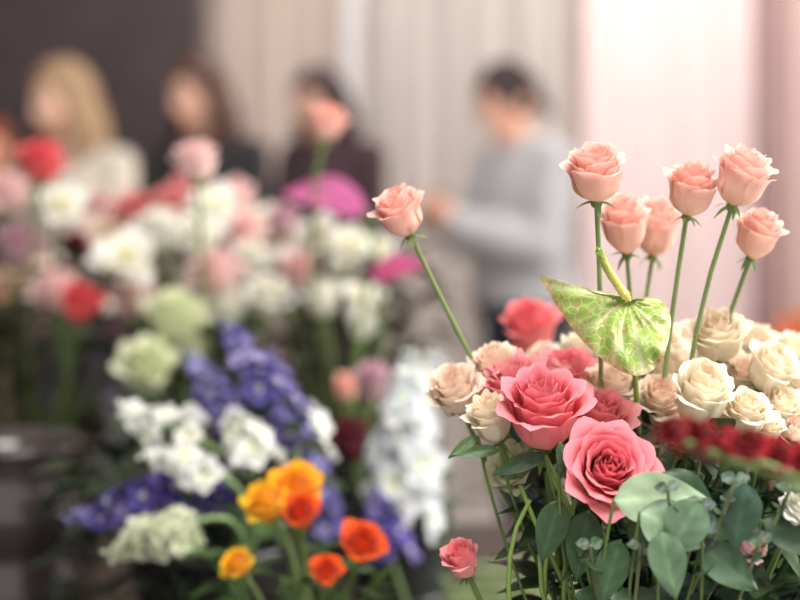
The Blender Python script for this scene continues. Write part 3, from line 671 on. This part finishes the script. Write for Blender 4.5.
def person(name, x, y, H, theta, skin, haircol, style, hlen, topc, pantc, head_off, head_rot, arms, hold=False, bulk=0.0):
    s = H/1.66
    root = bpy.data.objects.new(name, None); bpy.context.collection.objects.link(root)
    root.location = (x, y, 0); root.rotation_euler = (0, 0, theta)
    A = lambda *p: np.array(p, float)*s
    mb = MB()
    rings = [(0, .84, .10, .08), (0, .90, .160, .110), (0, .96, .168, .115), (-.002, 1.05, .138, .100), (-.006, 1.12, .138, .102), (-.012, 1.22, .158, .120), (-.008, 1.30, .168, .108), (0, 1.36, .150, .088), (0, 1.40, .085, .064), (head_off*.25, 1.44, .055, .054)]
    aa = np.linspace(0, 2*math.pi, 28, endpoint=False)
    P = np.stack([np.stack([(rx+bulk)*np.cos(aa), oy+(ry+bulk)*np.sin(aa), z+0*aa], -1) for oy, z, rx, ry in rings], 1)*s
    mb.grid(P, (1, 1, 1), 0, close=True); mb.ngon(P[::-1, 0], (1, 1, 1)); mb.ngon(P[:, -1], (1, 1, 1))
    hc = A(0, head_off, 1.535)
    limb(mb, [A(0, .005, 1.38), A(0, head_off*.5, 1.44), hc+A(0, .012, -.045)], [.058*s, .052*s, .052*s])
    armseg = []
    for sd, (el, wr) in zip((-1, 1), arms):
        sh = A(sd*.160, 0, 1.345); el_, wr_ = A(*el), A(*wr)
        m1 = (sh+el_)/2; m2 = (el_*.6+wr_*.4)
        limb(mb, [A(sd*.10, 0, 1.355), sh, m1, el_, m2, wr_], np.array([.055, .056, .050, .043, .040, .026])*s+bulk*.7)
        armseg.append((sh, el_, wr_))
    for sd in (-1, 1):
        limb(mb, [A(sd*.08, 0, .90), A(sd*.088, -.004, .70), A(sd*.09, -.008, .50), A(sd*.092, .012, .34), A(sd*.092, .02, .09)], np.array([.095, .080, .060, .056, .038])*s)
        limb(mb, [A(sd*.092, .035, .045), A(sd*.10, -.05, .042), A(sd*.108, -.13, .036)], np.array([.040, .040, .034])*s)
    me = remeshed(mb, .011, 6, 'body')
    mats = [M_SKIN, flat_mat(name+'_top', topc, .85, 90, .08, .35, .004, sheen=.15), flat_mat(name+'_trousers', pantc, .8, 60, .1, .2, .003), flat_mat(name+'_shoes', c(38, 34, 34), .4)]
    me.materials.clear()
    for m in mats: me.materials.append(m)
    at = me.color_attributes.get('Col') or me.color_attributes.new('Col', 'FLOAT_COLOR', 'POINT')
    at.data.foreach_set('color', np.tile(np.append(skin, 1), len(at.data)).astype(np.float32))
    def dseg(p, a, b):
        ab = b-a; t = min(1, max(0, np.dot(p-a, ab)/np.dot(ab, ab))); return np.linalg.norm(p-a-ab*t), t
    for f in me.polygons:
        p = np.array(f.center); mi = 1
        arm = False
        for sh, e, w in armseg:
            d1, _ = dseg(p, sh, e); d2, t2 = dseg(p, e, w)
            if min(d1, d2) < (.07+bulk)*s and abs(p[0]) > .12*s or d2 < .06*s+bulk:
                arm = True
                if np.linalg.norm(p-w) < .012: mi = 0
        if not arm:
            if p[2] < .075*s: mi = 3
            elif p[2] < .93*s: mi = 2
            elif p[2] > 1.405*s and abs(p[0]) < .075*s: mi = 0
        f.material_index = mi; f.use_smooth = True
    o = bpy.data.objects.new('body', me); bpy.context.collection.objects.link(o); o.parent = root
    Rm = Matrix.Translation(Vector(hc)) @ Matrix.Rotation(head_rot[1], 4, 'Z') @ Matrix.Rotation(head_rot[0], 4, 'X') @ Matrix.Scale(s, 4)
    o = head_mesh(skin, c(190, 96, 92), haircol*.6).obj('head', [M_SKIN], True, root); o.matrix_local = Rm
    o = hair_mesh(haircol, style, hlen).obj('hair', [M_HAIR], True, root); o.matrix_local = Rm
    for i, (sd, (sh, e, w)) in enumerate(zip((-1, 1), armseg)):
        d = nrm(w-e)
        if hold: me = hand_mesh(w, d, (sd*.8, -.2, -.5), (0, -.1, 1), .55)
        else: me = hand_mesh(w, d, (sd*.9, 0, .3), (0, -1, .2), .35)
        me.materials.clear(); me.materials.append(M_SKIN)
        at = me.color_attributes.get('Col') or me.color_attributes.new('Col', 'FLOAT_COLOR', 'POINT'); at.data.foreach_set('color', np.tile(np.append(skin, 1), len(at.data)).astype(np.float32))
        me.polygons.foreach_set('use_smooth', [True]*len(me.polygons))
        o = bpy.data.objects.new(('hand_right', 'hand_left')[i], me); bpy.context.collection.objects.link(o); o.parent = root
    if hold:
        q = (armseg[0][2]+armseg[1][2])/2; dd = nrm(armseg[0][2]-armseg[0][1]); mb = MB(); ctr = q+np.array([0, dd[1]*.085, .035])
        box(mb, (-.036, -.005, -.07), (.036, .005, .07)); o = mb.obj('phone', [flat_mat('phone_glass', c(24, 24, 28), .2)], False, root)
        o.location = ctr; o.rotation_euler = (-.6, 0, 0); bevel(o, .003, 3)
    return root
work = [((-.195, -.03, 1.09), (-.09, -.24, 1.06)), ((.195, -.03, 1.09), (.09, -.24, 1.06))]
phone = [((-.215, -.07, 1.10), (-.055, -.27, 1.17)), ((.215, -.07, 1.10), (.055, -.27, 1.17))]
person('woman_with_phone', .385, 4.75, 1.66, math.radians(-62), c(226, 176, 152), c(48, 34, 36), 'tail', .07, c(170, 170, 174), c(36, 40, 54), -.07, (.42, 0), phone, hold=True, bulk=.034)
person('blonde_woman', -.945, 4.55, 1.65, math.radians(-30), c(234, 190, 166), c(158, 130, 100), 'long', .16, c(200, 192, 178), c(60, 60, 70), -.06, (.18, -.25), work, bulk=.0)
person('brown_haired_woman', -.61, 5.0, 1.69, math.radians(-30), c(230, 184, 160), c(82, 56, 46), 'long', .16, c(30, 27, 32), c(30, 30, 36), -.06, (.18, -.25), work, bulk=.012)
person('dark_haired_woman', -.235, 5.35, 1.68, math.radians(-38), c(228, 180, 158), c(54, 38, 38), 'long', .13, c(58, 36, 44), c(34, 32, 38), -.06, (.25, -.1), work, bulk=.02)
person('red_haired_woman', -1.40, 5.35, 1.50, math.radians(10), c(220, 160, 130), c(130, 72, 46), 'long', .10, c(40, 36, 38), c(30, 30, 36), -.03, (.15, 0), work)

# ------------------------------------------------------------------ lights, world, camera
def area(name, loc, tgt, sx, sy, e, col=(1, 1, 1)):
    l = bpy.data.lights.new(name, 'AREA'); l.shape = 'RECTANGLE'; l.size = sx; l.size_y = sy; l.energy = e; l.color = col
    o = bpy.data.objects.new(name, l); bpy.context.collection.objects.link(o); o.location = loc
    o.rotation_euler = (Vector(tgt)-Vector(loc)).to_track_quat('-Z', 'Y').to_euler(); return o
area('window_daylight', (3.15, 1.6, 1.75), (0, 1.3, 1.1), 2.4, 1.5, 145, (1, .97, .93))
area('added_fill_front', (.35, .35, 2.92), (.12, 1.22, 1.1), 1.5, 1.1, 92, (1, .975, .945))  # unseen fill lamp, added to brighten the foreground flowers
area('added_fill_middle', (-.5, 3.4, 2.92), (-.2, 4.9, 1.2), 2.4, 1.0, 32, (1, .95, .90))  # extra overhead fill, added to lift the people and mid-background
area('added_curtain_wash', (.7, 4.9, 2.92), (.6, 6.2, 1.5), 2.4, .6, 62, (1, .95, .92))  # added wash lamp that makes the back curtains bright
w = bpy.data.worlds.new('World'); bpy.context.scene.world = w; w.use_nodes = True
w.node_tree.nodes['Background'].inputs[0].default_value = (1, .95, .92, 1); w.node_tree.nodes['Background'].inputs[1].default_value = .98
cam = bpy.data.cameras.new('Camera'); co = bpy.data.objects.new('Camera', cam); bpy.context.collection.objects.link(co)
co.location = (0, 0, CAMZ); co.rotation_euler = (math.pi/2, 0, 0)
cam.sensor_width = 36; cam.lens = FPX*36/800; cam.shift_y = -(300-HOR)/800
cam.dof.use_dof = True; cam.dof.focus_distance = 1.05; cam.dof.aperture_fstop = 2.7
cam.clip_start = .05
bpy.context.scene.camera = co
bpy.context.scene.view_settings.view_transform = 'Standard'
